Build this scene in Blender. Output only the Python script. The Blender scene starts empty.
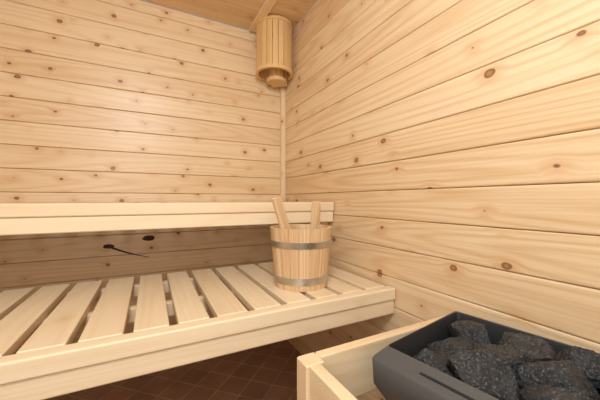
import bpy, math, random, bmesh
from mathutils import Vector, Matrix, noise
random.seed(11)
S=bpy.context.scene
EYE=0.92; CX,CY=-0.796,-1.76
CEIL=1.99; XL=-1.75; YF=-2.35

# ------------------------------------------------------------ materials
def nodes(name):
    m=bpy.data.materials.new(name); m.use_nodes=True
    nt=m.node_tree; b=nt.nodes['Principled BSDF']
    return m,nt,b
def M(nt,op,a,b=None,c=None,clamp=False):
    n=nt.nodes.new('ShaderNodeMath'); n.operation=op; n.use_clamp=clamp
    for i,v in enumerate((a,b,c)):
        if v is None: continue
        if isinstance(v,(int,float)): n.inputs[i].default_value=v
        else: nt.links.new(v,n.inputs[i])
    return n.outputs[0]
def MR(nt,v,a,b,c,d):
    n=nt.nodes.new('ShaderNodeMapRange'); n.interpolation_type='SMOOTHSTEP'
    nt.links.new(v,n.inputs[0])
    for i,x in enumerate((a,b,c,d)): n.inputs[i+1].default_value=x
    return n.outputs[0]
def MIX(nt,f,a,b,mode='MIX'):
    n=nt.nodes.new('ShaderNodeMix'); n.data_type='RGBA'; n.blend_type=mode
    for s,v in ((0,f),(6,a),(7,b)):
        if isinstance(v,(int,float)): n.inputs[s].default_value=v
        elif isinstance(v,tuple): n.inputs[s].default_value=(*v,1)
        else: nt.links.new(v,n.inputs[s])
    return n.outputs[2]
def CMB(nt,x,y,z):
    n=nt.nodes.new('ShaderNodeCombineXYZ')
    for i,v in enumerate((x,y,z)):
        if isinstance(v,(int,float)): n.inputs[i].default_value=v
        else: nt.links.new(v,n.inputs[i])
    return n.outputs[0]
def NOISE(nt,vec,scale=1,detail=3,rough=.55,dim='3D'):
    n=nt.nodes.new('ShaderNodeTexNoise'); n.noise_dimensions=dim
    n.inputs['Scale'].default_value=scale; n.inputs['Detail'].default_value=detail
    n.inputs['Roughness'].default_value=rough
    nt.links.new(vec,n.inputs['Vector']); return n.outputs['Fac']

def wood(name,base,dark,knot=0.45,grain=.5,rough=.42,var=.12,ringscale=6.0,kr=.19,ks=(6.2,8.0),kd=.75):
    m,nt,b=nodes(name)
    a=nt.nodes.new('ShaderNodeAttribute'); a.attribute_name='gco'
    r=nt.nodes.new('ShaderNodeAttribute'); r.attribute_name='rnd'
    sp=nt.nodes.new('ShaderNodeSeparateXYZ'); nt.links.new(a.outputs['Vector'],sp.inputs[0])
    u,v,w=sp.outputs
    vo=nt.nodes.new('ShaderNodeTexVoronoi'); vo.voronoi_dimensions='2D'; vo.inputs['Scale'].default_value=1
    nv=NOISE(nt,CMB(nt,M(nt,'MULTIPLY',u,25),M(nt,'MULTIPLY',v,25),0),1,2)
    jit=M(nt,'MULTIPLY',M(nt,'SUBTRACT',nv,.5),.06)
    nt.links.new(CMB(nt,M(nt,'ADD',M(nt,'MULTIPLY',u,ks[0]),jit),M(nt,'ADD',M(nt,'MULTIPLY',v,ks[1]),jit),0),vo.inputs['Vector'])
    cs=nt.nodes.new('ShaderNodeSeparateColor'); nt.links.new(vo.outputs['Color'],cs.inputs[0])
    rad=M(nt,'MULTIPLY',M(nt,'SUBTRACT',cs.outputs[0],1-knot),kr)
    d=M(nt,'SUBTRACT',vo.outputs['Distance'],rad)
    core=MR(nt,d,-.005,.03,1,0)
    ring=M(nt,'MULTIPLY',core,MR(nt,d,-.05,.0,.0,1))
    on=MR(nt,rad,-.03,.0,0,1)
    halo=M(nt,'MULTIPLY',MR(nt,d,0,.30,1,0),on)
    vw=M(nt,'ADD',v,M(nt,'MULTIPLY',halo,.012))
    low=NOISE(nt,CMB(nt,M(nt,'MULTIPLY',u,.45),M(nt,'MULTIPLY',vw,ringscale),M(nt,'MULTIPLY',r.outputs['Fac'],9)),1,1.2,.4)
    rings=M(nt,'MULTIPLY_ADD',M(nt,'SINE',M(nt,'MULTIPLY',low,95)),.5,.5)
    rings=M(nt,'POWER',rings,2.0)
    fine=NOISE(nt,CMB(nt,M(nt,'MULTIPLY',u,3),M(nt,'MULTIPLY',vw,160),0),1,3)
    patch=NOISE(nt,CMB(nt,M(nt,'MULTIPLY',u,1.5),M(nt,'MULTIPLY',v,9),3.3),1,2)
    f=M(nt,'ADD',M(nt,'MULTIPLY',rings,.5*grain),M(nt,'MULTIPLY',MR(nt,fine,.35,.7,0,1),.4*grain))
    f=M(nt,'ADD',f,M(nt,'MULTIPLY',M(nt,'SUBTRACT',patch,.4),.6*grain))
    f=M(nt,'ADD',f,M(nt,'MULTIPLY',M(nt,'SUBTRACT',r.outputs['Fac'],.5),var*2),clamp=True)
    c=MIX(nt,f,base,dark)
    c=MIX(nt,M(nt,'MULTIPLY',halo,.4),c,(dark[0]*.95,dark[1]*.78,dark[2]*.62))
    c=MIX(nt,M(nt,'MULTIPLY',core,kd),c,(.34,.14,.045))
    c=MIX(nt,M(nt,'MULTIPLY',ring,.6),c,(.11,.045,.018))
    nt.links.new(c,b.inputs['Base Color'])
    b.inputs['Roughness'].default_value=rough
    bp=nt.nodes.new('ShaderNodeBump'); bp.inputs['Strength'].default_value=.12; bp.inputs['Distance'].default_value=.001
    nt.links.new(fine,bp.inputs['Height']); nt.links.new(bp.outputs[0],b.inputs['Normal'])
    return m
def plain(name,col,rough=.5,metal=0,nscale=None,bump=.1,col2=None):
    m,nt,b=nodes(name)
    tc=nt.nodes.new('ShaderNodeTexCoord')
    n=NOISE(nt,tc.outputs['Object'],nscale or 60,4)
    c=MIX(nt,MR(nt,n,.35,.65,0,1),col,col2 or tuple(x*.88 for x in col))
    nt.links.new(c,b.inputs['Base Color']); b.inputs['Roughness'].default_value=rough; b.inputs['Metallic'].default_value=metal
    bp=nt.nodes.new('ShaderNodeBump'); bp.inputs['Strength'].default_value=bump; bp.inputs['Distance'].default_value=.002
    nt.links.new(n,bp.inputs['Height']); nt.links.new(bp.outputs[0],b.inputs['Normal'])
    return m

W_WALLB=wood('spruce_cladding_knotty',(.87,.665,.425),(.67,.415,.20),knot=.58,grain=.62,rough=.36,var=.17,kr=.12,ks=(7.5,9.5),kd=.8)
W_WALL=wood('spruce_cladding',(.87,.665,.425),(.67,.415,.20),knot=.36,grain=.78,rough=.36,var=.17,kr=.22,ks=(6.5,8.5))
W_CEIL=wood('spruce_ceiling',(.80,.58,.35),(.60,.38,.18),knot=.3,grain=.6,rough=.5,var=.15,kr=.15)
W_BENCH=wood('aspen_bench',(.86,.69,.47),(.73,.52,.30),knot=.0,grain=.5,rough=.45,var=.16)
W_FRAME=wood('pine_frame',(.87,.68,.44),(.72,.47,.245),knot=.2,grain=.55,rough=.45,var=.1,kr=.15)
W_BUCK=wood('bucket_larch',(.78,.54,.32),(.52,.30,.135),knot=.12,grain=.85,rough=.42,var=.28,ringscale=14)
W_LAMP=wood('lamp_veneer',(.82,.54,.25),(.62,.36,.13),knot=.0,grain=.5,rough=.4,var=.2)
STEEL=plain('hoop_steel',(.62,.61,.59),.34,1,200,.03)
HGREY=plain('heater_enamel_grey',(.092,.092,.092),.42,.1,300,.04)
HDARK=plain('heater_inner_black',(.018,.018,.019),.6,.1,200,.05)
SPLIT=plain('dark_knot_bark',(.045,.022,.014),.7,0,90,.3)
BACK=plain('cladding_tongue',(.30,.17,.08),.6,0,40,.1)

# ------------------------------------------------------------ mesh builder
class MB:
    def __init__(s): s.v=[];s.f=[];s.g=[];s.r=[];s.mi=[];s.sm=[]
    def add(s,vs,fs,gs,rnd,mi=0,smooth=False):
        o=len(s.v); s.v+=vs; s.g+=gs; s.r+=[rnd]*len(vs)
        for f in fs: s.f.append([i+o for i in f]); s.mi.append(mi); s.sm.append(smooth)
    def board(s,c,L,W,T,ax='x',n='z',bev=.003,front_only=False,mi=0,seg=3,rot=None,off=None):
        A={'x':Vector((1,0,0)),'y':Vector((0,1,0)),'z':Vector((0,0,1))}
        a=A[ax] if isinstance(ax,str) else Vector(ax).normalized()
        nn=Vector(A[n[-1]]) if isinstance(n,str) else Vector(n).normalized()
        if isinstance(n,str) and n[0]=='-': nn=-nn
        w=nn.cross(a)
        prof=[]
        corners=[(W/2,T/2,0),(-W/2,T/2,90),(-W/2,-T/2,180),(W/2,-T/2,270)]
        for k,(x,y,a0) in enumerate(corners):
            if front_only and k>=2: prof.append((x,y)); continue
            cx=x-math.copysign(bev,x); cy=y-math.copysign(bev,y)
            for i in range(seg+1):
                t=math.radians(a0+90*i/seg); prof.append((cx+bev*math.cos(t),cy+bev*math.sin(t)))
        N=len(prof); vs=[];gs=[]
        ou,ov=random.uniform(0,50),random.uniform(0,50)
        if off: ou,ov=off
        c=Vector(c)
        eb=min(bev,.0025)
        rows=[(-L/2,eb),(-L/2+eb,0),(L/2-eb,0),(L/2,eb)]
        for (l,ins) in rows:
            for (x,y) in prof:
                if not front_only:
                    x=x-math.copysign(min(ins,abs(x)),x); y=y-math.copysign(min(ins,abs(y)),y)
                vs.append(c+a*l+w*x+nn*y); gs.append((l+ou,x+ov+y,y))
        fs=[]
        for r in range(3):
            for i in range(N):
                j=(i+1)%N
                fs.append([r*N+i,r*N+j,(r+1)*N+j,(r+1)*N+i])
        fs.append(list(range(N))[::-1]); fs.append([3*N+i for i in range(N)])
        s.add(vs,fs,gs,random.random(),mi)
    def lathe(s,c,prof,a0=0,a1=360,n=64,mi=0,smooth=True,axis='z'):
        full=abs(a1-a0)>=360; cnt=n if full else n+1
        vs=[];gs=[];c=Vector(c); o=random.uniform(0,20)
        for i in range(cnt):
            t=math.radians(a0+(a1-a0)*i/n)
            for (r,z) in prof: vs.append(c+Vector((r*math.cos(t),r*math.sin(t),z))); gs.append((z+o,t*r,r))
        P=len(prof);fs=[]
        for i in range(n):
            j=(i+1)%cnt
            for k in range(P):
                l=(k+1)%P
                fs.append([i*P+k,j*P+k,j*P+l,i*P+l])
        if not full:
            fs.append(list(range(P))); fs.append([n*P+k for k in range(P)][::-1])
        s.add(vs,fs,gs,random.random(),mi,smooth)
    def build(s,name,mats,parent=None):
        me=bpy.data.meshes.new(name); me.from_pydata([tuple(v) for v in s.v],[],s.f)
        at=me.attributes.new('gco','FLOAT_VECTOR','POINT'); at.data.foreach_set('vector',[x for g in s.g for x in g])
        at=me.attributes.new('rnd','FLOAT','POINT'); at.data.foreach_set('value',s.r)
        for m in mats: me.materials.append(m)
        me.polygons.foreach_set('material_index',s.mi); me.polygons.foreach_set('use_smooth',s.sm)
        bm=bmesh.new(); bm.from_mesh(me); bmesh.ops.recalc_face_normals(bm,faces=bm.faces); bm.to_mesh(me); bm.free()
        if any(s.sm):
            try: me.set_sharp_from_angle(angle=math.radians(35))
            except Exception: pass
        o=bpy.data.objects.new(name,me); S.collection.objects.link(o)
        if parent: o.parent=parent
        return o
def empty(name):
    e=bpy.data.objects.new(name,None); S.collection.objects.link(e); return e

# ------------------------------------------------------------ room shell
P=.108; Z0=EYE+.036
T=.016; GAP=.0014
def levels():
    k=math.floor((0-Z0)/P); out=[]
    z=Z0+k*P
    while z<CEIL:
        a,b=max(z,0),min(z+P,CEIL)
        if b-a>.004: out.append((a,b))
        z+=P
    return out
mb=MB()
for a,b in levels(): mb.board(((XL)/2,T/2,(a+b)/2),-XL,b-a-GAP,T,'x','-y',.0042,True)
mb.board((XL/2,T*.5+.0065,CEIL/2),-XL,CEIL,.003,'x','-y',.001,True,mi=1)
mb.build('wall_back',[W_WALLB,BACK])
mb=MB()
for a,b in levels(): mb.board((T/2,(YF)/2,(a+b)/2),-YF,b-a-GAP,T,'y','-x',.0042,True)
mb.board((T*.5+.0065,YF/2,CEIL/2),-YF,CEIL,.003,'y','-x',.001,True,mi=1)
mb.build('wall_right',[W_WALL,BACK])
mb=MB()
for a,b in levels(): mb.board((XL-T/2,(YF)/2,(a+b)/2),-YF,b-a,T,'y','x',.0036,True)
mb.build('wall_left',[W_WALL])
mb=MB()
for a,b in levels(): mb.board((XL/2,YF-T/2,(a+b)/2),-XL,b-a,T,'x','y',.0036,True)
mb.build('wall_front',[W_WALL])
mb=MB(); y=0.0
while y>YF:
    w=min(.1,y-YF); mb.board((XL/2,y-w/2,CEIL+T/2),-XL,w,T,'x','-z',.004,True); y-=.1
mb.build('ceiling',[W_CEIL])
m,nt,b=nodes('floor_tiles')
tc=nt.nodes.new('ShaderNodeTexCoord'); mp=nt.nodes.new('ShaderNodeMapping'); mp.inputs['Rotation'].default_value=(0,0,math.radians(45))
nt.links.new(tc.outputs['Object'],mp.inputs[0])
bt=nt.nodes.new('ShaderNodeTexBrick'); bt.offset=0; bt.inputs['Scale'].default_value=1
bt.inputs['Brick Width'].default_value=.12; bt.inputs['Row Height'].default_value=.12; bt.inputs['Mortar Size'].default_value=.003
bt.inputs['Color1'].default_value=(.40,.20,.12,1); bt.inputs['Color2'].default_value=(.29,.145,.085,1); bt.inputs['Mortar'].default_value=(.50,.34,.24,1)
nt.links.new(mp.outputs[0],bt.inputs[0])
nn=NOISE(nt,tc.outputs['Object'],14,4)
c=MIX(nt,MR(nt,nn,.3,.7,0,.5),bt.outputs['Color'],(.22,.11,.07))
nt.links.new(c,b.inputs['Base Color']); b.inputs['Roughness'].default_value=.3
bp=nt.nodes.new('ShaderNodeBump'); bp.inputs['Strength'].default_value=.4; bp.inputs['Distance'].default_value=.002; bp.invert=True
nt.links.new(bt.outputs['Fac'],bp.inputs['Height']); nt.links.new(bp.outputs[0],b.inputs['Normal'])
fl=MB(); fl.board((XL/2,YF/2,-.02),-XL+.06,-YF+.06,.04,'x','z',.001); fl.build('floor',[m])

mb=MB(); mb.board((-.0165,-.0165,(EYE-.012+CEIL)/2+.0),CEIL-EYE+.008,.031,.031,'z','-y',.004); mb.build('trim_1',[W_FRAME])
mb=MB(); mb.board((-.225,YF/2,CEIL-.0085),-YF-.04,.05,.015,'y','z',.003); mb.build('trim_2',[W_FRAME])

def blot(mb,x,z,rx,rz,seed):
    vs=[Vector((x,-.0022,z))];n=20
    for i in range(n):
        t=2*math.pi*i/n; k=1+.25*noise.noise(Vector((math.cos(t)*1.5,math.sin(t)*1.5,seed)))
        vs.append(Vector((x+rx*k*math.cos(t),-.0004,z+rz*k*math.sin(t))))
    fs=[[0,1+i,1+(i+1)%n] for i in range(n)]
    mb.add(vs,fs,[(0,0,0)]*len(vs),.5,0,True)
mb=MB()
blot(mb,-.802,.714,.030,.015,1); blot(mb,-.985,.682,.026,.011,5)
pts=[(-.985,.682,.006),(-.93,.655,.0045),(-.87,.632,.003),(-.80,.610,.0015)]
vs=[];fs=[]
for i,(x,z,h) in enumerate(pts): vs+= [Vector((x,-.0008,z+h)),Vector((x,-.0016,z)),Vector((x,-.0008,z-h))]
for i in range(3):
    for k in(0,1): fs.append([i*3+k,i*3+k+1,i*3+k+4,i*3+k+3])
mb.add(vs,fs,[(0,0,0)]*len(vs),.5)
mb.build('wall_knot_split',[SPLIT])

# ------------------------------------------------------------ benches
gaps=[-1.056,-.952,-.843,-.741,-.641,-.534,-.429,-.325,-.22,-.115,-.008]
g=-1.056
left=[]
while g-.104>XL+.01: g-=.104; left.append(g)
gaps=left[::-1]+gaps
def bench(name,top,yb,yf):
    root=empty(name)
    mb=MB()
    for a,b in zip(gaps[:-1],gaps[1:]):
        mb.board(((a+b)/2,(yb+yf+.04)/2,top-.0125),yf*-1-.04+yb-.003,(b-a)-.021,.025,'y','z',.003)
    mb.build('slats',[W_BENCH],root)
    L=-XL-.012; xc=XL/2
    mb=MB()
    mb.board((xc,yf+.0195,top-.0215),L,.039,.043,'x','z',.005,seg=4)
    mb.build('front_rail',[W_BENCH],root)
    mb=MB()
    mb.board((xc,yf+.024,top-.0695),L,.034,.053,'x','z',.005,seg=4)
    mb.build('front_rail_lower',[W_BENCH],root)
    mb=MB()
    mb.board((xc,yb-.035,top-.025-.0245),L,.03,.047,'x','z',.004)
    mb.board((xc,(yb+yf)/2,top-.025-.0245),L,.03,.047,'x','z',.004)
    mb.build('cross_rails',[W_BENCH],root)
    mb=MB()
    for x in (-.028,XL+.028):
        mb.board((x,(yb+yf)/2-.0,top-.025-.049-.021),yb-yf-.10,.04,.04,'y','z',.003)
    mb.build('wall_bearers',[W_FRAME],root)
    return root
bench('upper_bench',EYE-.010,-.004,-.60)
bench('lower_bench',EYE-.319,-.375,-.994)
LB=EYE-.319

# ------------------------------------------------------------ bucket
root=empty('wooden_bucket'); root.location=(-.287,-.79,LB)
mb=MB()
NS=18; R0,R1,H,TH=.098,.117,.218,.013
def stave(k,h,mb):
    a0=2*math.pi*k/NS; a1=2*math.pi*(k+1)/NS; vs=[];gs=[];fs=[]
    nseg=4
    zs=[0,H*.5,H] if h<=H else [0,H*.5,H,H+.02,h-.03,h-.012,h]
    ou,ov=random.uniform(0,50),random.uniform(0,50)
    for z in zs:
        f=z/H; Ro=R0+(R1-R0)*f
        am=(a0+a1)/2; half=(a1-a0)/2*.985
        if z>H: half*= (1.0 if z<h-.02 else (.85 if z<h-.005 else .5))
        for side in (0,1):
            for i in range(nseg+1):
                t=am-half+2*half*i/nseg
                e=0.0012 if i in(0,nseg) else 0
                rr=(Ro-e) if side==0 else Ro-TH
                vs.append(Vector((rr*math.cos(t),rr*math.sin(t),z))); gs.append((z+ou,(t-am)*Ro+ov+side*.01,side*.01))
    R=2*(nseg+1)
    for zi in range(len(zs)-1):
        b=zi*R
        ring=list(range(nseg+1))+list(range(2*nseg+1,nseg,-1))
        for i in range(len(ring)):
            j=(i+1)%len(ring)
            fs.append([b+ring[i],b+ring[j],b+R+ring[j],b+R+ring[i]])
    for b in (0,(len(zs)-1)*R):
        for i in range(nseg): fs.append([b+i,b+i+1,b+nseg+2+i,b+nseg+1+i])
    mb.add(vs,fs,gs,random.random())
for k in range(NS):
    stave(k,H+.098 if k==1 else H,mb)
mb.lathe((0,0,0),[(0.001,.012),(R0-TH+.004,.012),(R0-TH+.004,.024),(0.001,.024)],n=36,smooth=False)
mb.build('staves',[W_BUCK],root)
mb=MB()
for z,hh in ((.022,.024),(.150,.022)):
    r=lambda zz:R0+(R1-R0)*zz/H
    mb.lathe((0,0,0),[(r(z)-.001,z),(r(z)+.0022,z),(r(z+hh)+.0022,z+hh),(r(z+hh)-.001,z+hh)],n=72)
mb.build('hoops',[STEEL],root)
R_=Vector((.887,-.462,0)); F_=Vector((.462,.887,0))
mb=MB()
p0=R_*(-.012)+F_*(-.025)+Vector((0,0,.05)); p1=R_*(-.086)+F_*(-.098)+Vector((0,0,.328))
ax=(p1-p0).normalized(); nrm=(-F_-ax*(-F_).dot(ax)).normalized()
mb.board((p0+p1)/2,(p1-p0).length,.036,.014,ax,nrm,.0065,seg=4)
mb.build('ladle_handle',[W_BUCK],root)
mb=MB()
mb.lathe(Vector((.01,0,.028)),[(.001,0),(.03,0.0),(.042,.02),(.045,.05),(.041,.05),(.037,.02),(.026,.007),(.001,.006)],n=36)
mb.build('ladle_bowl',[W_BUCK],root)

# ------------------------------------------------------------ corner lamp
root=empty('corner_lamp_shade')
lc=Vector((-.120,-.120,0)); rr=.110
mb=MB()
n=14
for i in range(n):
    a0=100+250*i/n; a1=100+250*(i+1)/n-1.6
    mb.lathe(lc,[(rr-.005,1.70),(rr-.001,1.70),(rr-.001,1.978),(rr-.005,1.978)],a0,a1,n=3,smooth=False)
mb.build('shade_staves',[W_LAMP],root)
mb=MB()
mb.lathe(lc,[(rr-.012,1.685),(rr+.004,1.685),(rr+.004,1.705),(rr-.012,1.705)],80,370,n=48)
mb.lathe(lc,[(rr-.012,1.966),(rr+.004,1.966),(rr+.004,1.984),(rr-.012,1.984)],80,370,n=48)
mb.build('rings',[W_LAMP],root)
mb=MB()
d=Vector((1,1,0)).normalized(); cen=Vector((-.058,-.058,1.813))
mb.board(cen,.33,.10,.014,'z',-d,.003)
mb.build('back_plate',[W_LAMP],root)
mb=MB()
mb.lathe(Vector((-.098,-.098,0)),[(.001,1.650),(.055,1.650),(.06,1.658),(.06,1.670),(.045,1.675),(.045,1.76),(.001,1.76)],n=36)
mb.build('bottom_holder',[W_LAMP],root)

# ------------------------------------------------------------ heater guard
root=empty('heater_guard_rail')
GT=EYE-.344; gx=-.510; gy=-1.194
mb=MB()
mb.board((gx+.0225,gy-.0225,(GT-.0)/2),GT-.0,.045,.045,'z','-y',.003)
mb.board((gx+.0225,-1.83,(GT)/2),GT-.0,.045,.045,'z','-y',.003)
mb.build('posts',[W_FRAME],root)
mb=MB()
mb.board(((gx+.045-.004)/2,gy-.014,GT-.06),-gx-.05,.12,.026,'x','-y',.003)
mb.board(((gx+.045-.004)/2,gy-.014,GT-.36),-gx-.05,.09,.026,'x','-y',.003)
mb.build('rail_back',[W_FRAME],root)
mb=MB()
yy0=gy-.045; yy1=-1.8075
mb.board((gx+.02,(yy0+yy1)/2,GT-.045),abs(yy1-yy0)-.001,.09,.026,'y','-x',.003)
mb.board((gx+.02,(yy0+yy1)/2,GT-.36),abs(yy1-yy0)-.001,.09,.026,'y','-x',.003)
mb.build('rail_side',[W_FRAME],root)

# ------------------------------------------------------------ heater
B=Vector((CX+.382,CY+.428,0)); e1=Vector((.987,.158,0)).normalized(); e2=Vector((.158,-.987,0)).normalized()
HW,HL,HT=.329,.365,EYE-.288
hroot=empty('sauna_heater')
hm=Matrix.Translation(B)@Matrix(((e1.x,-e2.x,0,0),(e1.y,-e2.y,0,0),(0,0,1,0),(0,0,0,1)))
def loc(x,y,z): return hm@Vector((x,y,z))
def ringmesh(mb,loops,mi=0):
    vs=[];gs=[];fs=[]
    n=len(loops[0])
    for lp in loops:
        for p in lp: vs.append(loc(*p)); gs.append((0,0,0))
    for r in range(len(loops)-1):
        for i in range(n):
            j=(i+1)%n; fs.append([r*n+i,r*n+j,(r+1)*n+j,(r+1)*n+i])
    mb.add(vs,fs,gs,.5,mi,True)
def rrect(x0,x1,y0,y1,z,r,zf=None,seg=5):
    pts=[]
    for cx,cy,a in ((x1-r,y1-r,0),(x0+r,y1-r,90),(x0+r,y0+r,180),(x1-r,y0+r,270)):
        for i in range(seg+1):
            t=math.radians(a+90*i/seg); x=cx+r*math.cos(t); y=cy+r*math.sin(t)
            pts.append((x,y,zf(x,y) if zf else z))
    return pts
LS=.034; X0=-.008
mb=MB()
zs=lambda x,y: HT-.014*max(0,min(1,(LS-x)/(LS-X0)))
zs2=lambda x,y: zs(x,y)-.003
loops=[rrect(.02,HW-.012,-HL+.012,-.012,.10,.008),
       rrect(.02,HW-.012,-HL+.012,-.012,HT-.10,.008),
       rrect(X0+.004,HW,-HL,0,0,.008,lambda x,y:zs(x,y)-.05),
       rrect(X0,HW,-HL,0,0,.008,zs2),
       rrect(X0+.002,HW-.002,-HL+.002,-.002,0,.008,zs)]
ringmesh(mb,loops)
ringmesh(mb,[rrect(X0+.002,HW-.002,-HL+.002,-.002,0,.008,zs),rrect(LS,HW-.007,-HL+.007,-.007,HT,.008)])
mb.build('casing',[HGREY],hroot)
mb=MB()
ringmesh(mb,[rrect(LS,HW-.007,-HL+.007,-.007,HT,.008),
       rrect(LS+.002,HW-.009,-HL+.009,-.009,HT-.004,.008),
       rrect(LS+.004,HW-.013,-HL+.013,-.013,HT-.17,.008)])
vs=[loc(*p) for p in rrect(LS+.004,HW-.013,-HL+.013,-.013,HT-.17,.008)]
mb.add(vs,[list(range(len(vs)))],[(0,0,0)]*len(vs),.5)
vs=[loc(*p) for p in rrect(.02,HW-.012,-HL+.012,-.012,.10,.008)]
mb.add(vs,[list(range(len(vs)))[::-1]],[(0,0,0)]*len(vs),.5)
mb.build('stone_tray',[HDARK],hroot)
mb=MB()
def box(mb,x0,x1,y0,y1,z0,z1):
    vs=[loc(x,y,z) for z in(z0,z1) for x,y in((x0,y0),(x1,y0),(x1,y1),(x0,y1))]
    mb.add(vs,[[0,1,2,3][::-1],[4,5,6,7],[0,1,5,4],[1,2,6,5],[2,3,7,6],[3,0,4,7]],[(0,0,0)]*8,.5)
box(mb,.010,.015,-.30,-.09,HT-.015,HT-.0058)
for x in(.05,HW-.05):
    for y in(-.05,-HL+.05): box(mb,x-.015,x+.015,y-.015,y+.015,0,.10)
mb.build('feet_and_slot',[HDARK],hroot)

m,nt,b=nodes('olivine_stone')
tc=nt.nodes.new('ShaderNodeTexCoord')
n1=NOISE(nt,tc.outputs['Object'],30,5,.65); n2=NOISE(nt,tc.outputs['Object'],240,4,.8)
c=MIX(nt,MR(nt,n1,.35,.65,0,1),(.010,.010,.011),(.040,.040,.042))
c=MIX(nt,MR(nt,n2,.52,.66,0,.85),c,(.19,.19,.19))
nt.links.new(c,b.inputs['Base Color']); b.inputs['Roughness'].default_value=.5
bp=nt.nodes.new('ShaderNodeBump'); bp.inputs['Strength'].default_value=1; bp.inputs['Distance'].default_value=.007
nt.links.new(M(nt,'ADD',n1,M(nt,'MULTIPLY',n2,.5)),bp.inputs['Height']); nt.links.new(bp.outputs[0],b.inputs['Normal'])
def stone(mb,c,size,seed):
    rg=random.Random(seed+40)
    bm=bmesh.new(); bmesh.ops.create_icosphere(bm,subdivisions=5,radius=1)
    planes=[(Vector((rg.gauss(0,1),rg.gauss(0,1),rg.gauss(0,1))).normalized(),rg.uniform(.48,.75)) for _ in range(11)]
    rot=Matrix.Rotation(rg.uniform(0,6.28),3,'Z')@Matrix.Rotation(rg.uniform(-.35,.35),3,'X')
    off=Vector((seed*3.1,seed*1.7,0)); vs=[]
    for v in bm.verts:
        p=v.co.copy()
        for nn_,d_ in planes:
            q=p.dot(nn_)
            if q>d_: p-=nn_*(q-d_)
        p*=1+.05*noise.noise(p*2+off)+.05*noise.noise(p*6+off)+.04*noise.noise(p*13+off)+.025*noise.noise(p*28+off)
        p=rot@Vector((p.x*size[0],p.y*size[1],p.z*size[2]))*1.25
        vs.append(Vector(c)+p)
    fs=[[v.index for v in f.verts] for f in bm.faces]
    mb.add(vs,fs,[(0,0,0)]*len(vs),.5,0,True); bm.free()
mb=MB(); sd=1
for j in range(4):
    for i in range(3):
        stone(mb,loc(LS+.062+(HW-LS-.136)*i/2,-.075-(HL-.15)*j/3,HT-.100),(.046,.040,.034),sd); sd+=1
for (x,y,z,r) in [(.096,-.072,.040,.045),(.182,-.062,.044,.042),(.262,-.070,.042,.046),
                  (.096,-.160,.020,.048),(.186,-.145,.020,.046),(.262,-.158,.024,.046),
                  (.098,-.250,.022,.048),(.188,-.232,.016,.050),(.262,-.248,.020,.044),
                  (.120,-.312,.034,.040),(.225,-.312,.03,.042)]:
    stone(mb,loc(x,y,HT-z),(r*1.12,r,r*.82),sd+3); sd+=1
mb.build('sauna_stones',[m],hroot)

# ------------------------------------------------------------ camera & light
cd=bpy.data.cameras.new('camera'); cam=bpy.data.objects.new('camera',cd); S.collection.objects.link(cam)
cam.location=(CX,CY,EYE); cam.rotation_euler=(math.radians(90),0,math.radians(-27.5))
cd.sensor_width=36; cd.lens=36*288/600; cd.clip_start=.01
S.camera=cam
def area(name,loc_,tgt,size,e,col=(1,1,1)):
    l=bpy.data.lights.new(name,'AREA'); l.shape='DISK'; l.size=size; l.energy=e; l.color=col
    o=bpy.data.objects.new(name,l); S.collection.objects.link(o); o.location=loc_
    o.rotation_euler=(Vector(tgt)-Vector(loc_)).to_track_quat('-Z','Y').to_euler()
area('bounce_flash',(-.90,-1.9,1.85),(-.55,-.9,.6),.5,17.5,(.86,.955,1))
area('room_fill',(-1.1,-2.2,1.2),(-.3,-.6,1.0),1.0,9.5,(.86,.955,1))
l=bpy.data.lights.new('lamp_bulb_light','POINT'); l.energy=.04; l.color=(1,.85,.65); l.shadow_soft_size=.03
o=bpy.data.objects.new('lamp_bulb_light',l); S.collection.objects.link(o); o.location=(-.11,-.11,1.87)
w=bpy.data.worlds.new('world'); S.world=w; w.use_nodes=True
w.node_tree.nodes['Background'].inputs[0].default_value=(.9,.95,1,1); w.node_tree.nodes['Background'].inputs[1].default_value=.3
S.view_settings.view_transform='Standard'
